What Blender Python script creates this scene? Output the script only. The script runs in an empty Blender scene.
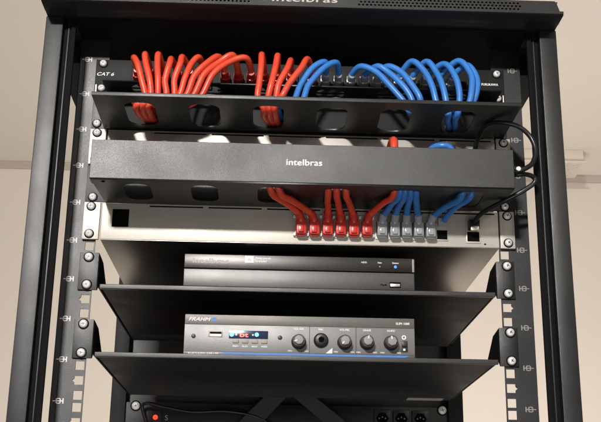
import bpy, bmesh, math, random
from mathutils import Vector, Matrix
random.seed(7)
S = 0.001            # everything below is written in millimetres
SC = bpy.context.scene
COL = SC.collection
# ------------------------------------------------------------------ camera
cd = bpy.data.cameras.new('camera'); cam = bpy.data.objects.new('camera', cd); COL.objects.link(cam)
yaw, pitch, roll = 0.02955, 0.31604, 0.014445
cy, sy, cp, sp = math.cos(yaw), math.sin(yaw), math.cos(pitch), math.sin(pitch)
fw = Vector((sy*cp, cy*cp, sp)); rt = Vector((cy, -sy, 0)); up = rt.cross(fw)
rt2 = rt*math.cos(roll)+up*math.sin(roll); up2 = -rt*math.sin(roll)+up*math.cos(roll)
m = Matrix((rt2, up2, -fw)).transposed().to_4x4()
m.translation = Vector((-31.22, -1117.2, -503.3))*S
cam.matrix_world = m
cd.sensor_width = 36; cd.lens = 36*1039.42/601
cd.clip_start = .01; cd.clip_end = 100
SC.camera = cam
# ------------------------------------------------------------------ light
w = bpy.data.worlds.new("World"); SC.world = w; w.use_nodes = True
bg = w.node_tree.nodes['Background']; bg.inputs[0].default_value = (1.0, .96, .91, 1); bg.inputs[1].default_value = .14
def area(name, loc, target, sx, sy_, watts, color):
    l = bpy.data.lights.new(name, 'AREA'); l.shape = 'RECTANGLE'; l.size = sx; l.size_y = sy_; l.energy = watts; l.color = color
    o = bpy.data.objects.new(name, l); COL.objects.link(o); o.location = loc
    o.rotation_euler = (Vector(target)-Vector(loc)).to_track_quat('-Z', 'Y').to_euler(); return o
area('room_lamp', (-.76, -3.15, 1.08), (0, 0, -.15), .36, .20, 160, (1, .97, .94))
area('added_wall_wash', (.7, 1.2, -1.5), (.35, 3.3, .1), 2.4, 1.0, 82, (1, .94, .88))  # added light to brighten the wall, not a lamp of the room
area('floor_bounce', (.25, -2.3, -1.75), (0, 0, -.15), 2.0, 1.2, 17, (1, .96, .92))
area('added_fill', (1.5, -2.4, .9), (0, 0, -.2), .8, .5, 5, (1, .9, .8))  # added fill from the front right, no real source there
SC.view_settings.view_transform = 'Standard'; SC.view_settings.look = 'None'
SC.view_settings.exposure = 0; SC.view_settings.gamma = 1
SC.render.engine = 'CYCLES'
# ------------------------------------------------------------------ materials
def mat(name, col, rough=.5, metal=0, spec=.5, bump=0, bscale=900, rvar=0, cvar=0, trans=0, emit=None, es=0, vscale=None, coat=0, dist=.0004):
    M = bpy.data.materials.new(name); M.use_nodes = True; nt = M.node_tree; N = nt.nodes; L = nt.links
    b = N['Principled BSDF']
    b.inputs['Base Color'].default_value = (*col, 1); b.inputs['Roughness'].default_value = rough
    b.inputs['Metallic'].default_value = metal; b.inputs['Specular IOR Level'].default_value = spec
    b.inputs['Transmission Weight'].default_value = trans; b.inputs['Coat Weight'].default_value = coat
    tc = N.new('ShaderNodeTexCoord')
    if bump:
        n = N.new('ShaderNodeTexNoise'); n.inputs['Scale'].default_value = bscale; n.inputs['Detail'].default_value = 3
        L.new(tc.outputs['Object'], n.inputs['Vector'])
        bp = N.new('ShaderNodeBump'); bp.inputs['Strength'].default_value = bump; bp.inputs['Distance'].default_value = dist
        L.new(n.outputs['Fac'], bp.inputs['Height']); L.new(bp.outputs['Normal'], b.inputs['Normal'])
    if rvar:
        n = N.new('ShaderNodeTexNoise'); n.inputs['Scale'].default_value = vscale or 22; n.inputs['Detail'].default_value = 6
        L.new(tc.outputs['Object'], n.inputs['Vector'])
        mr = N.new('ShaderNodeMapRange'); mr.inputs[1].default_value = .3; mr.inputs[2].default_value = .7
        mr.inputs[3].default_value = rough-rvar; mr.inputs[4].default_value = rough+rvar
        L.new(n.outputs['Fac'], mr.inputs[0]); L.new(mr.outputs[0], b.inputs['Roughness'])
    if cvar:
        n = N.new('ShaderNodeTexNoise'); n.inputs['Scale'].default_value = vscale or 14; n.inputs['Detail'].default_value = 7
        L.new(tc.outputs['Object'], n.inputs['Vector'])
        mx = N.new('ShaderNodeMix'); mx.data_type = 'RGBA'
        mx.inputs[6].default_value = (*[c*(1-cvar) for c in col], 1); mx.inputs[7].default_value = (*[min(1, c*(1+cvar)) for c in col], 1)
        L.new(n.outputs['Fac'], mx.inputs[0]); L.new(mx.outputs[2], b.inputs['Base Color'])
    if emit:
        b.inputs['Emission Color'].default_value = (*emit, 1); b.inputs['Emission Strength'].default_value = es
    return M
M_ = dict(
    powder=mat('black_powder_coat', (.0095, .0095, .0095), .365, 0, .64, .42, 1900, .06, .35),
    powder_s=mat('black_satin_steel', (.010, .010, .010), .38, 0, .5, .25, 1600, .05, .25),
    dark=mat('matt_black_steel', (.008, .008, .008), .6, 0, .3, .3, 1200, .05, .2),
    plastic=mat('black_plastic', (.012, .012, .013), .35, 0, .5, .15, 800, .04),
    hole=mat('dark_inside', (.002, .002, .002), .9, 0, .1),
    silver=mat('galvanised_steel', (.56, .52, .46), .40, .3, .5, .12, 500, .05, .05),
    steelu=mat('dark_galvanised_steel', (.34, .32, .295), .32, 1, .5, .03, 300, 0, .03),
    roofm=mat('black_roof_coat', (.012, .0115, .011), .5, 0, .4, .5, 1300, .05, .25),
    brace=mat('lightened_brace_grey', (.05, .05, .05), .5, 0, .4, .3, 1200, .05, .2),  # braces lightened in colour, since little light reaches them
    lip=mat('lit_black_edge', (.03, .029, .028), .42, .3, .8, .35, 1400, .05, .3),  # lips made paler for the light their rolled edges catch
    under=mat('black_shelf_paint', (.007, .007, .007), .5, 0, .22, .3, 1200, .05, .2),
    deep_black=mat('matt_deep_black', (.004, .004, .004), .8, 0, .15),
    zinc=mat('zinc_screw', (.88, .87, .85), .42, .3, .5, .2, 900, .06),
    dvrtop=mat('gloss_charcoal', (.055, .052, .05), .34, .95, .6, .1, 900, .02),
    dvrlow=mat('brushed_charcoal', (.10, .098, .095), .42, .7, .5, .2, 1200, .03),
    amp=mat('grey_amp_face', (.20, .198, .195), .42, .35, .5, .25, 1500, .04, .05),
    ampband=mat('dark_amp_band', (.12, .112, .104), .42, .3, .5, .25, 1500, .04, .05),
    knob=mat('grey_knob_cap', (.24, .235, .23), .5, .1, .5, .2, 900),
    knobd=mat('black_knob_skirt', (.02, .02, .02), .42, 0, .5),
    white=mat('white_print', (.82, .81, .79), .6), dimmed=mat('dimmed_print', (.30, .29, .27), .6), cream=mat('greyed_print', (.45, .43, .40), .6),
    blue=mat('blue_print', (.06, .22, .62), .5),
    red=mat('red_cable_sheath', (.75, .074, .034), .36, 0, .5, .12, 500, .06, .10),
    redp=mat('red_plug_boot', (.66, .04, .026), .3, 0, .5, .2, 400, .05, .2, trans=.15),
    bluec=mat('blue_cable_sheath', (.042, .20, .58), .36, 0, .5, .12, 500, .06, .10),
    clear=mat('clear_plug', (.60, .61, .63), .16, 0, .6, .3, 300, trans=.5),
    black=mat('black_cable_sheath', (.012, .012, .012), .32, 0, .5, .1, 500),
    gold=mat('plug_metal', (.80, .76, .66), .3, 1, .5),
    label=mat('paper_label', (.35, .33, .31), .5, 0, .5, 0, 100, 0, .15, vscale=150),
    led_r=mat('red_led', (.4, .0, .0), .4, emit=(1, .05, .02), es=2.2),
    led_rs=mat('red_segment', (.4, .05, .04), .4, emit=(1, .16, .10), es=2.6),
    led_b=mat('blue_led', (.05, .3, .8), .4, emit=(.12, .55, 1), es=2.6),
    led_db=mat('deep_blue_led', (.02, .1, .5), .4, emit=(.05, .25, 1), es=1.6),
    disp=mat('display_glass', (.02, .03, .07), .2),
    brown=mat('grey_button', (.33, .27, .22), .5),
    wall=mat('beige_wall_paint', (.595, .535, .47), .8, 0, .2, .25, 120, 0, .03, vscale=2.0, dist=.002),
    corn=mat('dark_beige_cornice', (.38, .325, .275), .8, 0, .2),  # one even tone, darker than wall and ceiling
    ceil=mat('cream_ceiling_paint', (.63, .575, .51), .85, 0, .2, .2, 150, 0, .03, vscale=1.5, dist=.002),
    fix=mat('fixture_enamel', (.58, .52, .44), .5, 0, .4), fixd=mat('fixture_slot', (.22, .16, .12), .6),
    socket=mat('socket_plastic', (.03, .03, .03), .35),
)
pm = mat('fixture_perforation', (.5, .44, .37), .6); nt = pm.node_tree
vo = nt.nodes.new('ShaderNodeTexVoronoi'); vo.inputs['Scale'].default_value = 75; tc_ = nt.nodes.new('ShaderNodeTexCoord')
cr = nt.nodes.new('ShaderNodeValToRGB'); cr.color_ramp.elements[0].position = .22; cr.color_ramp.elements[0].color = (.40, .32, .26, 1)
cr.color_ramp.elements[1].position = .34; cr.color_ramp.elements[1].color = (.54, .48, .41, 1)
nt.links.new(tc_.outputs['Object'], vo.inputs['Vector']); nt.links.new(vo.outputs['Distance'], cr.inputs[0]); nt.links.new(cr.outputs[0], nt.nodes['Principled BSDF'].inputs['Base Color'])
M_['perf'] = pm
# ------------------------------------------------------------------ helpers
def link(name, me, m, parent=None):
    o = bpy.data.objects.new(name, me); COL.objects.link(o)
    if m is not None and not me.materials: me.materials.append(m)
    if parent is not None:
        o.parent = parent
        o.matrix_parent_inverse = Matrix.Identity(4)
    return o
def smooth(me, ang=40):
    for p in me.polygons: p.use_smooth = True
    try: me.set_sharp_from_angle(angle=math.radians(ang))
    except Exception: pass
class MB:
    def __init__(s): s.bm = bmesh.new()
    def box(s, x0, x1, y0, y1, z0, z1, bev=0, seg=2):
        t = bmesh.new(); bmesh.ops.create_cube(t, size=1)
        for v in t.verts:
            v.co = Vector(((x0+x1)/2+v.co.x*(x1-x0), (y0+y1)/2+v.co.y*(y1-y0), (z0+z1)/2+v.co.z*(z1-z0)))*S
        if bev: bmesh.ops.bevel(t, geom=list(t.edges), offset=bev*S, segments=seg, affect='EDGES', profile=.6)
        s.join(t); return s
    def join(s, t):
        me = bpy.data.meshes.new('t'); t.to_mesh(me); t.free(); s.bm.from_mesh(me); bpy.data.meshes.remove(me)
    def lathe(s, c, prof, n=24, axis='Y'):      # prof: (radius, height along axis)
        t = bmesh.new(); rings = []
        for r, h in prof:
            ring = []
            for k in range(n):
                a = 2*math.pi*k/n; u, v = r*math.cos(a), r*math.sin(a)
                p = (u, h, v) if axis == 'Y' else ((u, v, h) if axis == 'Z' else (h, u, v))
                ring.append(t.verts.new((Vector(c)+Vector(p))*S))
            rings.append(ring)
        for a, b in zip(rings, rings[1:]):
            for k in range(n): t.faces.new((a[k], a[(k+1) % n], b[(k+1) % n], b[k]))
        t.faces.new(rings[0]); t.faces.new(rings[-1])
        bmesh.ops.recalc_face_normals(t, faces=t.faces); s.join(t); return s
    def prism(s, poly, a, b, axis='X'):          # polygon in the other two axes, extruded
        t = bmesh.new()
        def P(u, v, h): return Vector((h, u, v) if axis == 'X' else ((u, h, v) if axis == 'Y' else (u, v, h)))*S
        A = [t.verts.new(P(u, v, a)) for u, v in poly]; B = [t.verts.new(P(u, v, b)) for u, v in poly]
        t.faces.new(A); t.faces.new(B); n = len(poly)
        for k in range(n): t.faces.new((A[k], A[(k+1) % n], B[(k+1) % n], B[k]))
        bmesh.ops.recalc_face_normals(t, faces=t.faces); s.join(t); return s
    def tube(s, pts, r, n=12, res=10):
        P = spline(pts, res); t = bmesh.new(); rings = []
        nrm = None
        for i, p in enumerate(P):
            d = (P[min(i+1, len(P)-1)]-P[max(i-1, 0)]).normalized()
            if nrm is None: nrm = d.orthogonal().normalized()
            nrm = (nrm-d*nrm.dot(d)).normalized(); bi = d.cross(nrm)
            rings.append([t.verts.new((p+(nrm*math.cos(2*math.pi*k/n)+bi*math.sin(2*math.pi*k/n))*r)*S) for k in range(n)])
        for a, b in zip(rings, rings[1:]):
            for k in range(n): t.faces.new((a[k], a[(k+1) % n], b[(k+1) % n], b[k]))
        t.faces.new(rings[0]); t.faces.new(rings[-1])
        bmesh.ops.recalc_face_normals(t, faces=t.faces); s.join(t); return s
    def build(s, name, m, parent=None, sm=True):
        me = bpy.data.meshes.new(name); s.bm.to_mesh(me); s.bm.free()
        if sm: smooth(me)
        return link(name, me, m, parent)
def spline(pts, res=10):
    P = [Vector(p) for p in pts]; P = [P[0]*2-P[1]]+P+[P[-1]*2-P[-2]]; out = []
    for i in range(1, len(P)-2):
        a, b, c, d = P[i-1:i+3]
        # centripetal-ish Catmull-Rom
        for k in range(res):
            t = k/res
            out.append(.5*((2*b)+(c-a)*t+(2*a-5*b+4*c-d)*t*t+(3*b-a-3*c+d)*t**3))
    out.append(P[-2]); return out
def curve_mesh(cu):
    o = bpy.data.objects.new('tmp', cu); COL.objects.link(o)
    dg = bpy.context.evaluated_depsgraph_get(); dg.update()
    me = bpy.data.meshes.new_from_object(o.evaluated_get(dg)); bpy.data.objects.remove(o); return me
def plate(name, outer, holes, plane, at, th, m, parent):
    """flat sheet with real holes. plane 'XZ' (facing -Y, from y=at to at+th) or 'XY' (z=at..at+th)"""
    cu = bpy.data.curves.new(name, 'CURVE'); cu.dimensions = '2D'; cu.fill_mode = 'BOTH'; cu.extrude = th/2*S
    for poly in [outer]+holes:
        sp_ = cu.splines.new('POLY'); sp_.points.add(len(poly)-1); sp_.use_cyclic_u = True
        for q, (a, b) in zip(sp_.points, poly): q.co = (a*S, b*S, 0, 1)
    me = curve_mesh(cu); bpy.data.curves.remove(cu); me.name = name
    for v in me.vertices:
        x, y, z = v.co
        v.co = (x, (at+th/2)*S-z, y) if plane == 'XZ' else (x, y, (at+th/2)*S+z)
    me.materials.clear()
    return link(name, me, m, parent)
def rrect(cx, cy_, wx, wy, r, n=5):
    out = []
    for k, (sx, sy2) in enumerate(((1, 1), (-1, 1), (-1, -1), (1, -1))):
        for j in range(n+1):
            a = math.pi/2*(k+j/n); out.append((cx+sx*(wx/2-r)+r*math.cos(a), cy_+sy2*(wy/2-r)+r*math.sin(a)))
    return out
FONT = bpy.data.curves.new('fontprobe', 'FONT').font
def text(name, s, x, z, y, h, m, parent, bold=.0, width=None, align='LEFT', ex=.12, shear=0, space=1):
    """lettering on a face looking towards -Y; x,z = left/centre of the baseline; h = cap height (mm)"""
    cu = bpy.data.curves.new(name, 'FONT'); cu.body = s; cu.size = 1; cu.extrude = 0; cu.shear = shear; cu.space_character = space
    me = curve_mesh(cu); bpy.data.curves.remove(cu)
    BO = bold; xs = [v.co.x for v in me.vertices]; k = h/.73; x0, x1 = min(xs), max(xs)
    kx = k if width is None else width/(x1-x0)
    off = -x0*kx - ((x1-x0)*kx/2 if align == 'CENTER' else ((x1-x0)*kx if align == 'RIGHT' else 0))
    for v in me.vertices: v.co = Vector((x+off+v.co.x*kx, y, z+v.co.y*k))*S
    bm = bmesh.new(); bm.from_mesh(me)
    if BO:
        d_ = bmesh.ops.duplicate(bm, geom=list(bm.faces)); 
        for e in d_['geom']:
            if isinstance(e, bmesh.types.BMVert): e.co += Vector((h*.075, -.03, h*.045))*S
    r = bmesh.ops.extrude_face_region(bm, geom=list(bm.faces))
    for e in r['geom']:
        if isinstance(e, bmesh.types.BMVert): e.co.y -= ex*S
    bmesh.ops.recalc_face_normals(bm, faces=bm.faces)
    bm.to_mesh(me); bm.free(); me.materials.clear(); me.name = name
    return link(name, me, m, parent)
def thing(name, label, cat, group=None):
    o = bpy.data.objects.new(name, None); COL.objects.link(o); o.empty_display_size = .02
    return tag(o, label, cat, group)
def tag(o, label, cat, group=None):
    o['label'] = label; o['category'] = cat
    if group: o['group'] = group
    return o
def screw(x, z, y, parent, r=4.2, m=None):
    """pan head screw on a face at depth y"""
    b = MB(); b.lathe((x, y, z), [(r, -.5), (r, -.9), (r*.96, -2.4), (r*.72, -3.6), (r*.3, -4.1), (.2, -4.1)], 20)
    a = random.uniform(0, 3); o = b.build('screw', m or M_['zinc'], parent)
    MB().lathe((x, y, z), [(r*1.3, 0), (r*1.28, -.6), (r*.9, -.8)], 20).build('shadow_ring', M_['deep_black'], o)  # black ring standing in for the shadow round the head
    d = MB()
    for q in (a, a+math.pi/2):
        c_, s_ = math.cos(q)*r*.42, math.sin(q)*r*.42; e_, f_ = -math.sin(q)*.38, math.cos(q)*.38
        d.prism([(x+c_+e_, z+s_+f_), (x-c_+e_, z-s_+f_), (x-c_-e_, z-s_-f_), (x+c_-e_, z+s_-f_)], y-4.25, y-3.9, 'Y')
    d.build('cross_slot', M_['knobd'], o, sm=False); return o
U = 44.45
# ================================================================== setting
b = MB(); b.box(-3600, 3600, 3285, 3385, -1600, 1132); o = b.build('wall', M_['wall'], sm=False)
o['kind'] = 'structure'
b = MB(); b.box(-3600, 3600, -4600, 3385, 1132.5, 1200); o = b.build('ceiling', M_['ceil'], sm=False)
o['kind'] = 'structure'
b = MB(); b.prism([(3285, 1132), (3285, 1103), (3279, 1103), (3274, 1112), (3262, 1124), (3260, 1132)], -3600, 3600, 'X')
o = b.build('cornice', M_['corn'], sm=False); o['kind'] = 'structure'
# ceiling fixture
t = thing('ceiling_fixture', 'flat cream box fixture with speckled underside on the ceiling beside the rack', 'ceiling fixture')
MB().box(640, 1287, 2958, 3140, 1080, 1132.3, 3).build('housing', M_['fix'], t)
MB().box(632, 1300, 2950, 3146, 1074, 1080, 2).build('rim', M_['fix'], t)
MB().box(650, 1280, 2966, 3132, 1073.4, 1074.4).build('perforated_face', M_['perf'], t, sm=False)
# ================================================================== rack
rack = thing('rack_cabinet', 'open black steel equipment rack holding all the network gear', 'rack')
for s in (-1, 1):
    b = MB(); b.box(*sorted((s*273, s*293)), -50, -2, -520, 73, 1.6); b.build('front_post', M_['powder'], rack)
    b = MB(); b.box(*sorted((s*264.6, s*272.8)), -43, -37, -520, 72.5, 1.2); b.box(*sorted((s*259.0, s*264.3)), -46, -41, -520, 72, .6); b.build('post_rebate', M_['deep_black'], rack); MB().box(*sorted((s*266.5, s*268)), -44.2, -43.1, -520, 72.3, .3).build('lit_edge_line', M_['powder'], rack)  # thin glossy strip added to draw the lit line on the rebate
    # mounting rail with square holes
    zz = []
    for k in range(-1, 12):
        for f in (38.1, 22.225, 6.35):
            z = -k*U-(44.45-f)
            if z < 60: zz.append((z, f))
    zz.sort(); h = 4.75; e0, e1, e2, e3 = 226.3, 227.75, 237.25, 261
    r_ = MB(); lo = -540
    r_.prism([(s*e0, lo), (s*e1, lo), (s*e1, 70), (s*e0, 70)], 1, 3, 'Y')
    for z, f in zz:
        r_.prism([(s*e1, lo), (s*e2, lo), (s*e2, z-h), (s*e1, z-h)], 1, 3, 'Y')
        nt = [(s*e2, z-2), (s*(e2+2.3), z), (s*e2, z+2)] if abs(f-22.225) < 1 else []
        r_.prism([(s*e3, lo), (s*e2, lo)]+nt+[(s*e2, z+h), (s*e3, z+h)], 1, 3, 'Y'); 
        lo = z+h
        z_ = lo
    r_.prism([(s*e1, lo), (s*e3, lo), (s*e3, 70), (s*e1, 70)], 1, 3, 'Y')
    bmesh.ops.remove_doubles(r_.bm, verts=r_.bm.verts, dist=1e-6)
    ra = r_.build('mounting_rail', M_['powder'], rack, sm=False)
    b = MB(); b.box(*sorted((s*259, s*261)), 3.2, 26, -520, 70); b.build('rail_flange', M_['powder_s'], ra, sm=False)
    for k in range(-1, 11):
        z = -k*U; c = s*251.7; f = -s      # the dash points to the outer edge, the bar to the holes
        X_ = lambda a_, b_: sorted((c+f*a_, c+f*b_))
        mk = MB()
        mk.box(*X_(-6.4, -3.1), .85, 1.1, z-.45, z+.45); mk.box(*X_(3.9, 5.1), .85, 1.1, z-2.8, z+2.8); mk.box(*X_(2.0, 4.0), .82, 1.1, z-.5, z+.5)
        mk.box(*X_(-3.2, -2.0), .85, 1.1, z-2.4, z+2.4); mk.box(*X_(.9, 2.1), .85, 1.1, z-2.4, z+2.4)
        for q in (-3.0, -.5, 2.0): mk.box(*X_(-2.3, 1.3), .8, 1.1, z+q, z+q+1.0)
        mk.build('unit_mark', M_['white' if s < 0 else 'dimmed'], ra, sm=False)  # right-hand marks greyed in colour for the dimmer light on that side
    MB().box(*sorted((s*240, s*262)), 440, 462, -520, 72, 1).build('rear_post', M_['dark'], rack)
    MB().box(*sorted((s*262, s*291)), 15, 462, 46, 73, 1).build('side_beam', M_['dark'], rack)
MB().box(-262, 262, 463, 466, -520, 72).build('rear_panel', M_['powder'], rack, sm=False)
b = MB()
for s in (-1, 1):
    b.prism([(s*88-8 if s > 0 else -92, -345), (s*88+28 if s > 0 else -56, -345), (26 if s > 0 else 8, -275), (-6 if s > 0 else -24, -275)], 436 if s < 0 else 432, 439 if s < 0 else 435, 'Y')
b.build('rear_brace', M_['brace'], rack, sm=False)
# roof
roof = MB()
roof.prism([(-62, 73), (-84, 73), (-86, 74.5), (-86, 77.5), (-84.5, 78.2), (-60, 78.2)], -292, 292, 'X')
MB().box(-261, 261, -48, 462, 71.2, 72.8).build('roof_shade_sheet', M_['deep_black'], rack, sm=False)  # black sheet added under the roof, its colour stands for the shade inside
roof.box(-292, 292, -62, 466, 73, 78, 1); roof.box(-286, 286, -58, 466, 78.2, 93, 2)
ro = roof.build('roof', M_['roofm'], rack)
hs = []
for side in (-1, 1):
    for i in range(42):
        for j in range(3):
            x = side*(62+i*4.5+(2.25 if j % 2 else 0)); z = 81.6+j*3.7
            if abs(x) < 246: hs.append([(x+1.45*math.cos(a*math.pi/4+.4), z+1.15*math.sin(a*math.pi/4+.4)) for a in range(8)])
plate('vent_panel', [(-290, 78.3), (290, 78.3), (286, 91), (284, 93), (-284, 93), (-286, 91)], hs, 'XZ', -81, 1.2, M_['roofm'], ro)
MB().box(-288, 288, -79, -58.5, 92, 93, 0).build('top_edge', M_['powder'], ro, sm=False)
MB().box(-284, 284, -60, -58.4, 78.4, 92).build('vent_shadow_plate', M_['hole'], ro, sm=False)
text('lettering', 'intelbras', -36, 82.6, -81.1, 8.6, M_['cream'], ro, .012, 73, ex=.3, space=1.05)
# ================================================================== patch panel (top unit)
pp = thing('ethernet_patchbay', 'black 24 port patch panel marked CAT 6 under the rack roof', 'patch panel')
MB().box(-241, 241, -1.4, .6, .8, 43.6, .4).build('face_plate', M_['dark'], pp)
PX = [-189.3+100.9*g+15.2*i for g in range(4) for i in range(6)]
b = MB()
for g in range(4):
    b.box(PX[g*6]-9, PX[g*6+5]+9, -6.5, -1.5, 6.5, 35, .8)
b.box(-206, 206, -4, -1.5, 3.4, 6.2, .5)
b.build('port_block', M_['dark'], pp)
for x in PX: MB().box(x-5.9, x+5.9, -6.9, -6.2, 12, 25.5).build('port', M_['hole'], pp, sm=False)
text('cat_label', 'CAT 6', -239, 22.8, -1.5, 4.3, M_['white'], pp, .012, 19.5, shear=.25)
text('maker_label', 'FURUKAWA', 214, 23.3, -1.5, 3.0, M_['white'], pp, .012, 19.5)
for x in (-232.5, 232.5):
    for z in (38.1, 6.35): screw(x, z, -1.4, pp)
for x, xm in ((-1, 0), (1, 0)):   # bright cage-nut clips showing round the lower screws
    c = x*232.5; MB().box(c-7.2, c-6, -1.9, -1.45, 1.6, 11).box(c+6, c+7.2, -1.9, -1.45, 1.6, 11).build('clip', M_['zinc'], pp, sm=False)
# ================================================================== open cable organiser
HX = [-178+70.5*i for i in range(6)]
og = thing('cable_organizer', 'open black cable organizer tray with oval slots below the patch panel', 'cable organizer')
MB().box(-225, 225, -1.5, .6, -43.8, -.6, .4).build('back_plate', M_['dark'], og)
for s in (-1, 1): MB().box(*sorted((s*225.2, s*241)), -1.5, .6, -43.8, -.6, .4).build('ear', M_['powder'], og)
plate('tray', [(-226, -1.6), (-226, -93), (236.5, -93), (236.5, -1.6)], [rrect(h, -45, 34, 63, 13) for h in HX], 'XY', -43.6, 1.5, M_['powder_s'], og)
MB().box(-226, 236.5, -94.4, -92.9, -43.9, -39.6, .5).build('front_lip', M_['powder_s'], og)
plate('upper_flange', [(-225, -1.6), (-225, -41), (228, -41), (228, -1.6)], [rrect(h, -22, 33, 24, 11) for h in HX], 'XY', -2.4, 1.4, M_['powder_s'], og)
for x in (-232.5, 232.5): screw(x+(-2 if x < 0 else 0), -38.1, -1.5, og)
# ================================================================== switches
def switch(label, z0, lower):
    t = thing('network_switch', label, 'network switch', 'silver network switches')
    z1 = z0+U
    MB().box(-221, 226, -2, 283, z0+1.3, z1-1.0, .6).build('chassis', M_['silver'], t)
    MB().box(-220.6, 225.6, -1.2, 285, z0+.5, z0+1.25, .2).build('base_cover', M_['steelu'], t)
    for s in (-1, 1):
        x0, x1 = (-241, -222.8) if s < 0 else (227.3, 244)
        MB().box(x0, x1, -3.6, .6, z0+.4, z1-.6, .5).build('ear', M_['silver'], t)
        xc = -233 if s < 0 else 236
        screw(xc, z1-5.9, -3.6, t); screw(xc, z0+6.6, -3.6, t)
    b = MB()
    for i in range(6):
        b.box(-168+i*66, -108+i*66, -2.4, -1.9, z1-4.6, z1-3.2)
    b.build('top_slots', M_['hole'], t, sm=False)
    return t
sw1 = switch('silver network switch mostly hidden behind the covered organizer', -2*U, False)
sw2 = switch('silver network switch with red and blue cables along its lower front', -4*U, True)
MB().box(-209, -190.5, -2.5, -1.9, -162, -141.5).build('console_port', M_['hole'], sw2, sm=False)
SPX = [2.6+14.7*i for i in range(6)]+[93, 107.2, 120.5, 134, 147.5]
for x in SPX+[161.5]:
    pf = MB().box(x-6.9, x+6.9, -3.4, -2, -170, -143, .4).build('port', M_['silver'], sw2)
    MB().box(x-5.8, x+5.8, -3.8, -3.3, -167 if x < 160 else -168.5, -150 if x < 160 else -158).build('opening', M_['hole'], pf, sm=False)
    if x < 82:
        b = MB()
        for dx in ((-7.2, 7.2) if x > 70 else (-7.2,)):
            for z in (-146, -167): b.box(x+dx*1.02-1.3, x+dx*1.02+1.3, -6.4, -3.3, z-1.7, z+1.7, .4)
        b.build('spring_tab', M_['white'], pf)  # tabs whitened so they stay bright in the tray's shade
pf = MB().box(188.5, 205, -3.2, -2, -172, -144, .4).build('uplink_port', M_['silver'], sw2)
MB().box(190, 203.5, -3.6, -3.1, -170, -159).build('opening', M_['hole'], pf, sm=False)
MB().box(209, 211, -2.4, -1.9, -173.5, -172, ).build('small_led', M_['hole'], sw2, sm=False)
MB().box(213, 219, -2.3, -1.9, -173.2, -172.6).build('port_mark', M_['cream'], sw2, sm=False)
# ================================================================== covered cable organiser
co = thing('cable_organizer', 'black cable organizer with long flat cover lettered in white', 'cable organizer')
MB().box(-241, 241, -1.5, .6, -3*U+.6, -2*U-.6, .4).build('back_plate', M_['powder'], co)
b = MB(); b.prism([(-80, -132.6), (-80, -88.8), (-62, -88.8), (-62, -90.2), (-78.6, -90.2), (-78.6, -132.6)], -224, 228, 'X')
cv = b.build('cover', M_['powder'], co, sm=False)
bv = cv.modifiers.new('b', 'BEVEL'); bv.width = .0005; bv.segments = 2
MB().box(-224, -222.6, -78.5, -62, -132.6, -90.3).build('end_cap', M_['powder'], cv, sm=False)
MB().box(226.6, 228, -78.5, -62, -132.6, -90.3).build('end_cap', M_['powder'], cv, sm=False)
text('lettering', 'intelbras', -16.5, -113.0, -80.05, 7.2, M_['white'], cv, .022, 38, ex=.2, space=1.04)
HX2 = [-176+72*i for i in range(6)]
plate('tray', [(-217.5, -1.6), (-222.5, -79.5), (226.5, -79.5), (221, -1.6)], [rrect(h, -42, 29, 52, 11) for h in HX2], 'XY', -134.2, 1.4, M_['powder_s'], co)
MB().lathe((-210, -74, -134.6), [(2, 0), (2, .5)], 14, 'Z').build('rivet', M_['hole'], co)
for x in (-232.5, 234.5): screw(x, -127.6, -1.5, co)
# ================================================================== shelves
def shelf(label, zt, stick):
    """zt = top surface"""
    t = thing('rack_shelf', label, 'rack shelf', 'black cantilever shelves')
    MB().box(-218, 220, 4, 318, zt-1.6, zt, .3).build('shelf_plate', M_['under'], t)
    MB().box(-218, 220, 1.6, 6.5, zt-5.4, zt-.2, .7, 3).build('front_lip', M_['lip'], t)
    for s in (-1, 1):
        xa, xb = (-241.5, -220.6) if s < 0 else (221.4, 241.5)
        MB().box(xa, xb, -1.6, .6, zt-8, zt+34.5, .5).build('ear', M_['powder'], t)
        xi = -221 if s < 0 else 222
        MB().prism([(0.7, zt-7.8), (0.7, zt+34), (30, zt+31), (70, zt+6), (300, zt+4), (300, zt-1.4), (8, zt-1.4)], xi-.8, xi+.8, 'X').build('side_flange', M_['dark'], t, sm=False)
        xc = s*232.5+1
        screw(xc, zt-2.2+(0 if not stick else 0), -1.6, t, 4.6); screw(xc, zt+29.2, -1.6, t, 4.6)
    if stick:
        MB().box(160, 209, 296, 317, zt-2.2, zt-1.7).build('paper_label', M_['label'], t, sm=False)
    return t
shelf('upper black shelf carrying the charcoal video recorder', -226.8, False)
shelf('lower black shelf carrying the grey audio amplifier', -302, True)
# ================================================================== video recorder
dv = thing('video_recorder', 'charcoal video recorder with glossy upper band on the upper shelf', 'video recorder')
MB().box(-126, 130, 20, 235, -224.8, -187.5, .8).build('case', M_['powder_s'], dv)
MB().box(-127.4, 131.5, 13.6, 20, -203.2, -187, .7).build('upper_band', M_['dvrtop'], dv)
MB().box(-127.4, 131.5, 14, 20, -224, -204.2, .7).build('lower_fascia', M_['dvrlow'], dv)
MB().box(-127, 131, 15.4, 20, -204.4, -203).build('groove', M_['hole'], dv, sm=False)
MB().box(129.2, 131.7, 13.2, 19, -203, -188, .3).build('end_trim', M_['knob'], dv)
text('lettering', 'intelbras', -118, -197.6, 13.5, 6, M_['cream'], dv, .02, 40)
bd = MB().box(-59.6, -49.6, 13.1, 13.5, -196.2, -188.3, .2).build('badge', M_['white'], dv)
MB().prism([(-57, -193.6), (-54.6, -191), (-52.2, -193.6), (-52.9, -193.9), (-54.6, -192.2), (-56.3, -193.9)], 12.95, 13.08, 'Y').build('badge_mark', M_['cream'], bd, sm=False)
text('badge_text', 'Multiprotocolo', -47.5, -191.6, 13.5, 2.3, M_['white'], dv, .012, 17)
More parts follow.
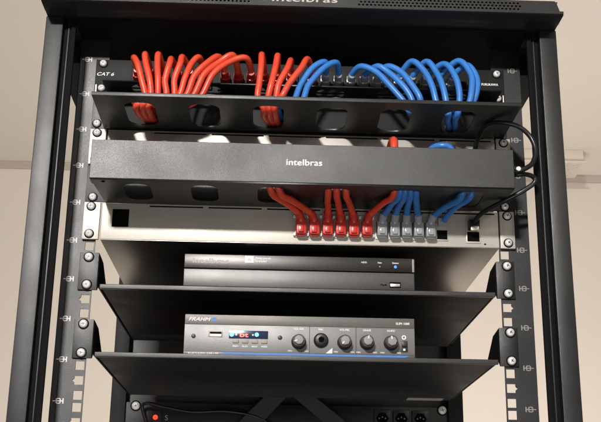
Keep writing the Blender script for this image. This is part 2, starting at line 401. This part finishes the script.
text('badge_text', 'Gravador', -47.5, -195.2, 13.5, 2.3, M_['white'], dv, .012, 12.5)
for x, wd, s in ((74.8, 6, 'HDD'), (92.6, 4.4, 'Net'), (110.3, 7, 'Status')): text('indicator_text', s, x, -193.6, 13.5, 1.9, M_['white'], dv, .015, wd, 'CENTER')
MB().lathe((110.3, 13.5, -197.2), [(1.7, 0), (1.5, -.5), (.3, -.6)], 14).build('indicator_light', M_['led_db'], dv)
MB().lathe((92.6, 13.5, -197.2), [(.8, 0), (.7, -.3)], 12).build('indicator_light', M_['cream'], dv)
MB().box(103.5, 116, 13.4, 13.9, -221.2, -215).build('usb_port', M_['hole'], dv, sm=False)
MB().box(104.3, 115, 12.9, 13.6, -220.3, -216.9, .3).build('usb_shell', M_['gold'], dv)
b = MB().box(92.6, 99.4, 13.6, 13.9, -218.6, -218).box(98.4, 100, 13.6, 13.9, -219, -217.6).box(94.5, 95.1, 13.6, 13.9, -218.6, -216.8).box(96.2, 96.8, 13.6, 13.9, -219.9, -218.6)
b.build('usb_symbol', M_['hole'], dv, sm=False)
# ================================================================== amplifier
am = thing('audio_amplifier', 'grey audio amplifier with knobs and lit red display on the lower shelf', 'amplifier')
Y = 15.0
MB().box(-122.5, 129.5, 21, 190, -300, -256.4, .8).build('case', M_['powder_s'], am)
MB().box(-123.6, 130.6, Y, 21, -297.2, -267.2, .3).build('fascia', M_['amp'], am)
MB().box(-123.6, 130.6, Y-.3, 21, -267.1, -256, .6).build('top_band', M_['ampband'], am)
MB().box(-123.6, 130.6, Y-.3, 21, -301, -297.3, .4).build('bottom_band', M_['ampband'], am)
MB().prism([(-84, -300.9), (-80, -297.8), (125, -297.8), (118, -300.9)], Y-.6, Y-.25, 'Y').build('blue_stripe', M_['blue'], am, sm=False)
MB().prism([(7, -301.9), (7, -301.5), (26, -300.4), (26, -301.9)], -124.5, 143, 'X').build('base_plate', M_['plastic'], am, sm=False)
text('lettering', 'FRAHM', -119.5, -263.3, Y-.3, 4.0, M_['white'], am, .015, 24, shear=.3)
b = MB()
for a in range(7):
    q = a*2*math.pi/7; b.lathe((-91.3+1.7*math.cos(q), Y-.3, -261.3+1.7*math.sin(q)), [(.95, 0), (.95, -.2)], 8)
b.lathe((-91.3, Y-.3, -261.3), [(1.5, 0), (1.5, -.25)], 10); b.build('emblem', M_['blue'], am)
text('model_text', 'SLIM 1000', 110, -263.2, Y-.3, 2.6, M_['white'], am, .015, 15)
text('bluetooth_text', 'BLUETOOTH / USB / FM', -118.7, -300.3, Y-.3, 2.2, M_['white'], am, .012, 33)
for x in (-113.4, -18.3):
    MB().lathe((x, Y, -280.3), [(2.5, 0), (2.4, -.6), (1.6, -.9), (.3, -.9)], 16).build('fascia_screw', M_['knobd'], am)
us = MB().box(-97, -81.6, Y-.5, Y-.02, -281, -274.6, .1).build('usb_port', M_['brown'], am)
MB().box(-95.6, -83, Y-.8, Y-.45, -277.2, -275.4).build('slot', M_['hole'], us, sm=False)
MB().box(-95.2, -83.4, Y-.75, Y-.5, -279.8, -278.2).build('contact', M_['gold'], us, sm=False)
ds = MB().box(-74.5, -31.5, Y-.4, Y-.02, -282.2, -273.3, .1).build('display', M_['disp'], am)
text('digits', 'bt', -62.5, -280.4, Y-.45, 5.0, M_['led_rs'], ds, .05, 9)
MB().lathe((-71.5, Y-.4, -277.8), [(2.5, 0), (2.2, -.3)], 16).build('blue_light', M_['led_b'], ds)
MB().lathe((-66.6, Y-.4, -277.8), [(1.3, 0), (1.2, -.3)], 12).build('white_light', M_['white'], ds)
MB().lathe((-44, Y-.4, -277.5), [(2.3, 0), (2.0, -.3)], 16).build('blue_light', M_['led_b'], ds)
MB().lathe((-48.2, Y-.4, -278), [(1.1, 0), (1.0, -.3)], 12).build('white_light', M_['white'], ds)
for i, s in enumerate(('PREV', 'PLAY', 'NEXT', 'MODE')):
    x = -67+i*10.5
    MB().box(x-3.4, x+3.4, Y-1.2, Y-.02, -287.2, -283.4, .5).build('button', M_['brown'], am)
    text('button_text', s, x, -291.6, Y-.02, 1.8, M_['white'], am, .012, 6.4, 'CENTER')
for x in (14.2, 65.6): MB().box(x-.35, x+.35, Y-.25, Y-.02, -297, -267.4).build('divider', M_['knobd'], am, sm=False)
def knob(x, z, ang):
    b = MB(); n = 28; prof = [(8.2, -.05), (8.2, -1.2), (7.4, -2.2), (6.7, -11.5)]
    b.lathe((x, Y, z), prof, n); k = b.build('knob', M_['knobd'], am)
    c = MB().lathe((x, Y-11.6, z), [(5.9, 0), (5.5, -2.2), (4.8, -2.9), (.4, -3.1)], 7)
    cap = c.build('cap', M_['knob'], k)
    q = math.radians(ang); u = Vector((math.cos(q), math.sin(q))); v = Vector((-u.y, u.x))*.6
    P = [u*2.0+v, u*5.4+v, u*5.4-v, u*2.0-v]
    MB().prism([(x+p.x, z+p.y) for p in P], Y-15.0, Y-14.5, 'Y').build('pointer', M_['white'], k, sm=False)
for x, z, s, a in ((2.3, -284.6, 'VOL.AUX', 200), (52.9, -284.3, 'VOL.MIC', 230), (77.7, -284.0, 'GRAVE', 80), (104.3, -284, 'AGUDO', 100)):
    knob(x, z, a)
    text('knob_text', s, x, -271.2, Y-.02, 2.2, M_['white'], am, .015, 11 if len(s) > 5 else 9, 'CENTER')
    text('range_text', 'MIN', x-9.6, -295.6, Y-.02, 1.7, M_['white'], am, .012, 4.2, 'CENTER')
    text('range_text', 'MAX', x+8.8, -295.6, Y-.02, 1.7, M_['white'], am, .012, 4.4, 'CENTER')
text('knob_text', 'MIC', 26.8, -271.2, Y-.02, 2.2, M_['white'], am, .015, 5, 'CENTER')
jk = MB().lathe((26.9, Y, -282.6), [(8.2, -.02), (8.2, -1.6), (7, -2.6), (6.2, -5.2), (4.6, -5.6), (4.2, -4.2)], 26).build('microphone_jack', M_['knobd'], am)
MB().lathe((26.9, Y, -282.6), [(5.6, -5.3), (5.4, -6.6), (3.3, -6.8), (3.1, -5.6)], 22).build('jack_ring', M_['plastic'], jk)
MB().lathe((26.9, Y, -282.6), [(3.0, -6.7), (2.8, -6.9)], 16).build('jack_hole', M_['hole'], jk)
MB().prism([(32, -296.8), (39.5, -296.8), (39.5, -290.5)], Y-.3, Y-.02, 'Y').build('corner_mark', M_['white'], am, sm=False)
cir = MB()
for k in range(18):
    a0, a1 = 2*math.pi*k/18, 2*math.pi*(k+1)/18
    cir.prism([(118.7+r*math.cos(a), -277.3+r*math.sin(a)) for r, a in ((1.3, a0), (2.5, a0), (2.5, a1), (1.3, a1))], Y-.3, Y-.02, 'Y')
cir.build('power_symbol', M_['white'], am, sm=False)
pw = MB().box(114.8, 122.8, Y-.6, Y-.02, -293.8, -281.2, .2).build('power_switch', M_['knobd'], am)
MB().box(116, 121.6, Y-3.2, Y-.6, -287.8, -282.6, .7).build('rocker', M_['knobd'], pw)
MB().box(117.6, 120, Y-1.2, Y-.6, -292.4, -290.0, .2).build('switch_mark', M_['white'], pw)
# ================================================================== rear power strip
ps = thing('power_strip', 'black power strip with a red light fixed behind the lower shelf', 'power strip')
MB().box(-241, 241, 446, 452, -346, -296.5, .8).build('face_plate', M_['powder'], ps)
for x in (141.2, 169.6, 198):
    k = MB().box(x-12.4, x+12.4, 443, 446, -327, -301.5, 1.4).build('socket', M_['socket'], ps)
    MB().lathe((x, 443, -314.3), [(9.6, .02), (9.0, -.4), (8.4, -.1)], 6).build('socket_well', M_['hole'], k)
    b = MB()
    for dx in (-4.6, 0, 4.6): b.lathe((x+dx, 443, -314.3+(2 if dx == 0 else 0)), [(1.2, 0), (1.1, -.55)], 10)
    b.build('contacts', M_['knob'], k)
sl = MB().box(-204, -186, 444, 446, -330, -309, .8).build('rocker_switch', M_['socket'], ps)
MB().lathe((-195.3, 444, -318.5), [(3.6, 0), (3.2, -1.6), (.5, -2.4)], 18).build('power_light', M_['led_r'], sl)
text('switch_mark', 'S', -181, -322.5, 445.9, 8, M_['cream'], ps)
screw(-225.2, -302, 446, ps, 6.2); screw(231.5, -300.5, 446, ps, 6.2)
b = MB().tube([(-206, 441, -332), (-214, 434, -306), (-206, 430, -300), (-180, 432, -305), (-140, 434, -311), (-90, 436, -309), (-40, 438, -318), (0, 440, -345)], 2.4, 10, 8)
tag(b.build('power_cable', M_['black'], None), 'thin black power cable lying across the rear power strip', 'power cable')
# ================================================================== patch cables
def plug(pos, t, m, h=12.5, down=False):
    x, y, z = pos; b = MB()
    b.box(x-5.5, x+5.5, y-13, y, z-4.2, z+4.2, .8); b.box(x-2.8, x+2.8, y-15, y-2, z-6.2, z-4.3, .5)
    b.lathe((x, y-13, z), [(4.8, 0), (4.4, -7), (3.5, -10)], 12)
    return b.build('plug', m, t)
def up_cable(i, xa, ya, za, mids, hole, slot, color, label, ez=-72):
    cc, pc, gname = (M_['red'], M_['redp'], 'red') if color == 'r' else (M_['bluec'], M_['clear'], 'blue')
    t = thing('patch_cable', label, 'patch cable', gname+' patch cables on the patch panel')
    X = PX[i]
    plug((X, -6, 18.5), t, pc)
    a, bb = slot
    z = -38.4+6.9*bb; hx = hole+(a-1)*6.8+1
    pts = [(X, -21, 18.8), (X, -27, 20.5), (xa, ya, za)]+mids+[(hx, -56+bb*3, z), (hx+.5, -40, z-.2), (hx+(1-a)*1.5+3, -24, z+.5), (hx+(1-a)*2+5, -10, z+3), (hx+(1-a)*2+5, -3, z+6)]
    pts = [Vector(p) for p in pts]; rr = random.Random(i*7+3)
    for q in range(2, len(pts)-4): pts[q] += Vector((rr.uniform(-1.3, 1.3), rr.uniform(-1.5, 1.5), rr.uniform(-1.2, 1.2)))
    MB().tube(pts, 3.6, 12, 9).build('sheath', cc, t); return t
P_ = 'patch cable'
reds = [  # port, apex x, y, z, crossing x, slot
    (0, -190.5, -44, 26.5, -173, (0, 0)), (1, -178.5, -46, 29.5, -167.5, (1, 0)), (2, -163.5, -46, 29.5, -160.5, (2, 0)),
    (3, -149, -45, 26, -153, (0, 1)), (4, -134.5, -46, 27, -145, (1, 1)), (5, -117.5, -46, 27, -137, (2, 1)),
    (6, -94, -47, 29.5, -130, (0, 2)), (7, -80, -49, 29, -123, (1, 2)), (8, -63, -49, 26.5, -115, (2, 2))]
names = ['leftmost red patch cable, looping out of the first panel port',
 'red patch cable second from the left, rising to a tall narrow loop', 'red patch cable third from the left, a tall loop dropping almost straight',
 'fourth red patch cable from the left, leaning slightly left as it drops', 'fifth red patch cable from the left in the fanned left bunch',
 'sixth red patch cable from the left in the fanned left bunch', 'seventh red patch cable from the left, starting the long flat arcs',
 'eighth red patch cable from the left, second longest flat arc', 'ninth red patch cable, lowest and longest flat arc beside the gap']
for (i, xa, ya, za, xc, sl_), lb in zip(reds, names):
    n = i
    fan = max(0, (i-3))/5
    mids = [(xa*.72+xc*.28-2*fan, -55+ (i % 3)*1.5, 15+6*fan), (xa*.28+xc*.72, -58+(i % 3)*2, -6+8*fan), (xc, -58+(i % 3)*2, -29)]
    if i >= 5: mids = mids[:2]+[(xc-1, -58+(i % 3)*2, -29), (xc*.45+HX[0]*.55, -58+(i % 3)*4, -37+(i % 2)*3)]
    up_cable(i, xa, ya, za, mids, HX[0], sl_, 'r', lb)
mid = [(9, -45, -48, 33, -49, (0, 0), 'tall red patch cable loop, first of the middle four'), (10, -27.5, -48, 31.5, -37, (1, 0), 'second red patch cable of the middle four'),
       (11, -12.5, -46, 26.5, -30, (2, 0), 'third red patch cable of the middle four'), (12, 7, -46, 28, -22, (2, 2), 'red patch cable crossing down left beside the first blue cable')]
for i, xa, ya, za, xc, sl_, lb in mid:
    up_cable(i, xa, ya, za, [(xa*.7+xc*.3, -58, 12), (xa*.25+xc*.75, -62, -10), (xc, -62, -26)], HX[2], sl_, 'r', lb)
bl = [(13, 26, -44, 27, [(12, -50, 16), (-3, -54, -8), (-12, -56, -31)], HX[2]+3, (2, 1), 'first blue patch cable, arcing down left beside the red ones'),
      (14, 39, -43, 25.5, [(24, -52, 16), (8, -58, -8), (-2, -60, -31)], HX[2]+4, (2, 3), 'second blue patch cable, arcing down left'),
      (15, 68, -44, 22.5, [(84, -50, 14), (100, -56, -6), (113, -58, -26), (120, -56, -36)], 136, (0, 0), 'lowest blue patch cable arcing right from the empty middle'),
      (16, 84, -46, 23, [(98, -53, 12), (112, -60, -8), (122, -61, -26), (120, -56, -37)], 138, (1, 0), 'second blue patch cable arcing right from the middle'),
      (17, 97, -47, 23, [(110, -55, 12), (122, -62, -6), (131, -63, -26), (126, -52, -37)], 140, (2, 0), 'third blue patch cable arcing right, uppermost of its bunch'),
      (18, 125, -45, 31.5, [(137, -54, 14), (145, -60, -8), (151, -62, -28), (158, -56, -37)], HX[5]-4, (0, 0), 'first blue patch cable of the tall loops at the right'),
      (19, 142, -45, 31, [(152, -54, 12), (157, -60, -10), (160, -61, -28), (162, -56, -37)], HX[5]-3, (0, 1), 'second blue patch cable of the tall loops at the right'),
      (20, 161, -45, 30, [(173, -53, 10), (176, -59, -12), (175, -60, -30)], HX[5]-2, (1, 0), 'third blue patch cable of the tall loops at the right'),
      (21, 178, -45, 34, [(191, -54, 14), (191, -62, -8), (184, -64, -30)], HX[5]-1, (1, 1), 'highest blue patch cable loop at the right'),
      (22, 188, -42, 30, [(198, -50, 10), (197, -56, -10), (189, -58, -30)], HX[5]+2, (1, 2), 'outermost blue patch cable nearest the right rail')]
for i, xa, ya, za, mids, hole, sl_, lb in bl: up_cable(i, xa, ya, za, mids, hole, sl_, 'b', lb)
# ---- cables of the lower switch
def low_cable(x, x1, x2, color, label, r=3.65):
    """x: port, x1: where it leaves through the organiser slot, x2: where it ends up inside"""
    cc, pc, g = (M_['red'], M_['redp'], 'red') if color == 'r' else (M_['bluec'], M_['clear'], 'blue')
    t = thing('patch_cable', label, 'patch cable', g+' patch cables on the lower switch')
    z = -157.5; rr = random.Random(int(x*3)); j = lambda q: rr.uniform(-q, q)
    b = MB(); w_ = 5.9 if color == 'r' else 5.5
    lo = j(.5); b.box(x-w_, x+w_, -14, -3.9, z-11+lo, z+6, 1.6, 3); b.box(x-2.9+lo, x+2.9+lo, -16.4, -12, z-9.5+lo, z-2, 1.0)
    b.box(x-4.2, x+4.2, -11, -3.9, z-12.2+lo, z-10.5+lo, .4)
    for q in range(3): b.box(x-w_-.15, x+w_+.15, -13.2, -5, z+.2+q*2.0, z+1.2+q*2.0, .4)
    tx = (x1-x)*.12
    b.tube([(x, -9, z+3), (x+tx*.3, -12, z+8), (x+tx, -17, z+13.5)], 4.7, 12, 5)
    b.build('plug', pc, t)
    d = x1-x
    pts = [(x, -10, z+5), (x+tx*.6, -15, z+11), (x+d*.34+j(.5), -26, -141.5+j(.8)), (x+d*.66+j(.6), -42, -139.2), (x+d*.9, -54, -138.3), (x1, -62, -133.5), (x1*.5+x2*.5, -65, -124), (x2, -62, -108)]
    MB().tube(pts, r, 12, 9).build('sheath', cc, t)
lows = [
 (SPX[0], -33, -36, 'r', 'leftmost lower red cable, slanting up left under the cover'),
 (SPX[1], -24, -30, 'r', 'second lower red cable, slanting up left'),
 (SPX[2], 29.5, 30, 'r', 'lower red cable rising straight, first of the upright three'),
 (SPX[3], 38.5, 37, 'r', 'lower red cable rising straight, middle of the upright three'),
 (SPX[4], 48.5, 45, 'r', 'lower red cable rising, last of the upright three'),
 (SPX[5], 101, 104, 'r', 'rightmost lower red cable, leaning right towards the blue ones'),
 (SPX[6], 107, 109, 'b', 'leftmost lower blue cable'),
 (SPX[7], 112.5, 113, 'b', 'second lower blue cable from the left'),
 (SPX[8], 118.5, 117, 'b', 'third lower blue cable from the left'),
 (SPX[9], 124.5, 121, 'b', 'fourth lower blue cable from the left'),
 (SPX[10], 175, 178, 'b', 'blue cable at the right of the lower row, slanting up right'),
]
for x, x1, x2, c, lb in lows: low_cable(x, x1, x2, c, lb)
t = thing('patch_cable', 'rightmost blue cable, ending above the empty black port', 'patch cable', 'blue patch cables on the lower switch')
MB().box(156.5, 167, -10, -3.6, -154, -145, .8).build('plug', M_['clear'], t)
MB().tube([(163, -8, -148), (167, -20, -143.5), (174, -38, -139.5), (181, -52, -138.2), (185, -61, -133), (186, -62, -110)], 3.4, 12, 9).build('sheath', M_['bluec'], t)
# short bits of cable rising behind the cover, plugged in the hidden switch
t = thing('patch_cable', 'red cable whose bend peeps over the top of the lettered cover', 'patch cable')
MB().box(97, 108, -14, -3, -78, -68, .8).build('plug', M_['redp'], t)
MB().tube([(102.5, -12, -72), (102.5, -26, -66), (103, -40, -65.5), (103, -50, -72), (103, -52, -88), (108, -48, -104)], 4.6, 12, 8).build('sheath', M_['red'], t)
t = thing('patch_cable', 'blue cable whose bend peeps over the cover near its right end', 'patch cable')
MB().box(150, 161, -14, -3, -80, -70, .8).build('plug', M_['clear'], t)
MB().tube([(140, -22, -80), (148, -32, -71), (158, -38, -69.5), (168, -38, -73), (172, -36, -90)], 4, 12, 8).build('sheath', M_['bluec'], t)
# black uplink cord looping round the right rail
t = thing('uplink_cord', 'black cord looping out around the right end of the covered organizer', 'cord')
MB().tube([(200, -12, -66), (202, -22, -55), (208, -45, -46.5), (222, -60, -49), (240, -62, -54), (252.5, -62, -66), (256.5, -64, -82), (252, -68, -98), (243, -74, -107), (234, -74, -110.5), (230, -70, -111), (226, -60, -112)], 2.7, 12, 10).build('upper_loop', M_['black'], t)
MB().tube([(227, -62, -112), (236, -68, -112.5), (247, -64, -111.2), (254.5, -60, -113), (254, -60, -119), (243, -55, -126.5), (224.8, -48, -135.5), (208, -34, -142), (200, -24, -146), (196.5, -14, -151), (196.5, -10, -156)], 2.7, 12, 10).build('lower_loop', M_['black'], t)
MB().box(190.5, 202.5, -14, -3.6, -158, -147.5, 1).build('plug', M_['plastic'], t)
MB().box(192, 201, -16, -13.5, -161, -155.5, .4).build('plug_tab', M_['gold'], t)
MB().lathe((233.4, -77, -109.6), [(2.6, 0), (2.4, -1.4), (.4, -2)], 14).build('tip', M_['zinc'], t)
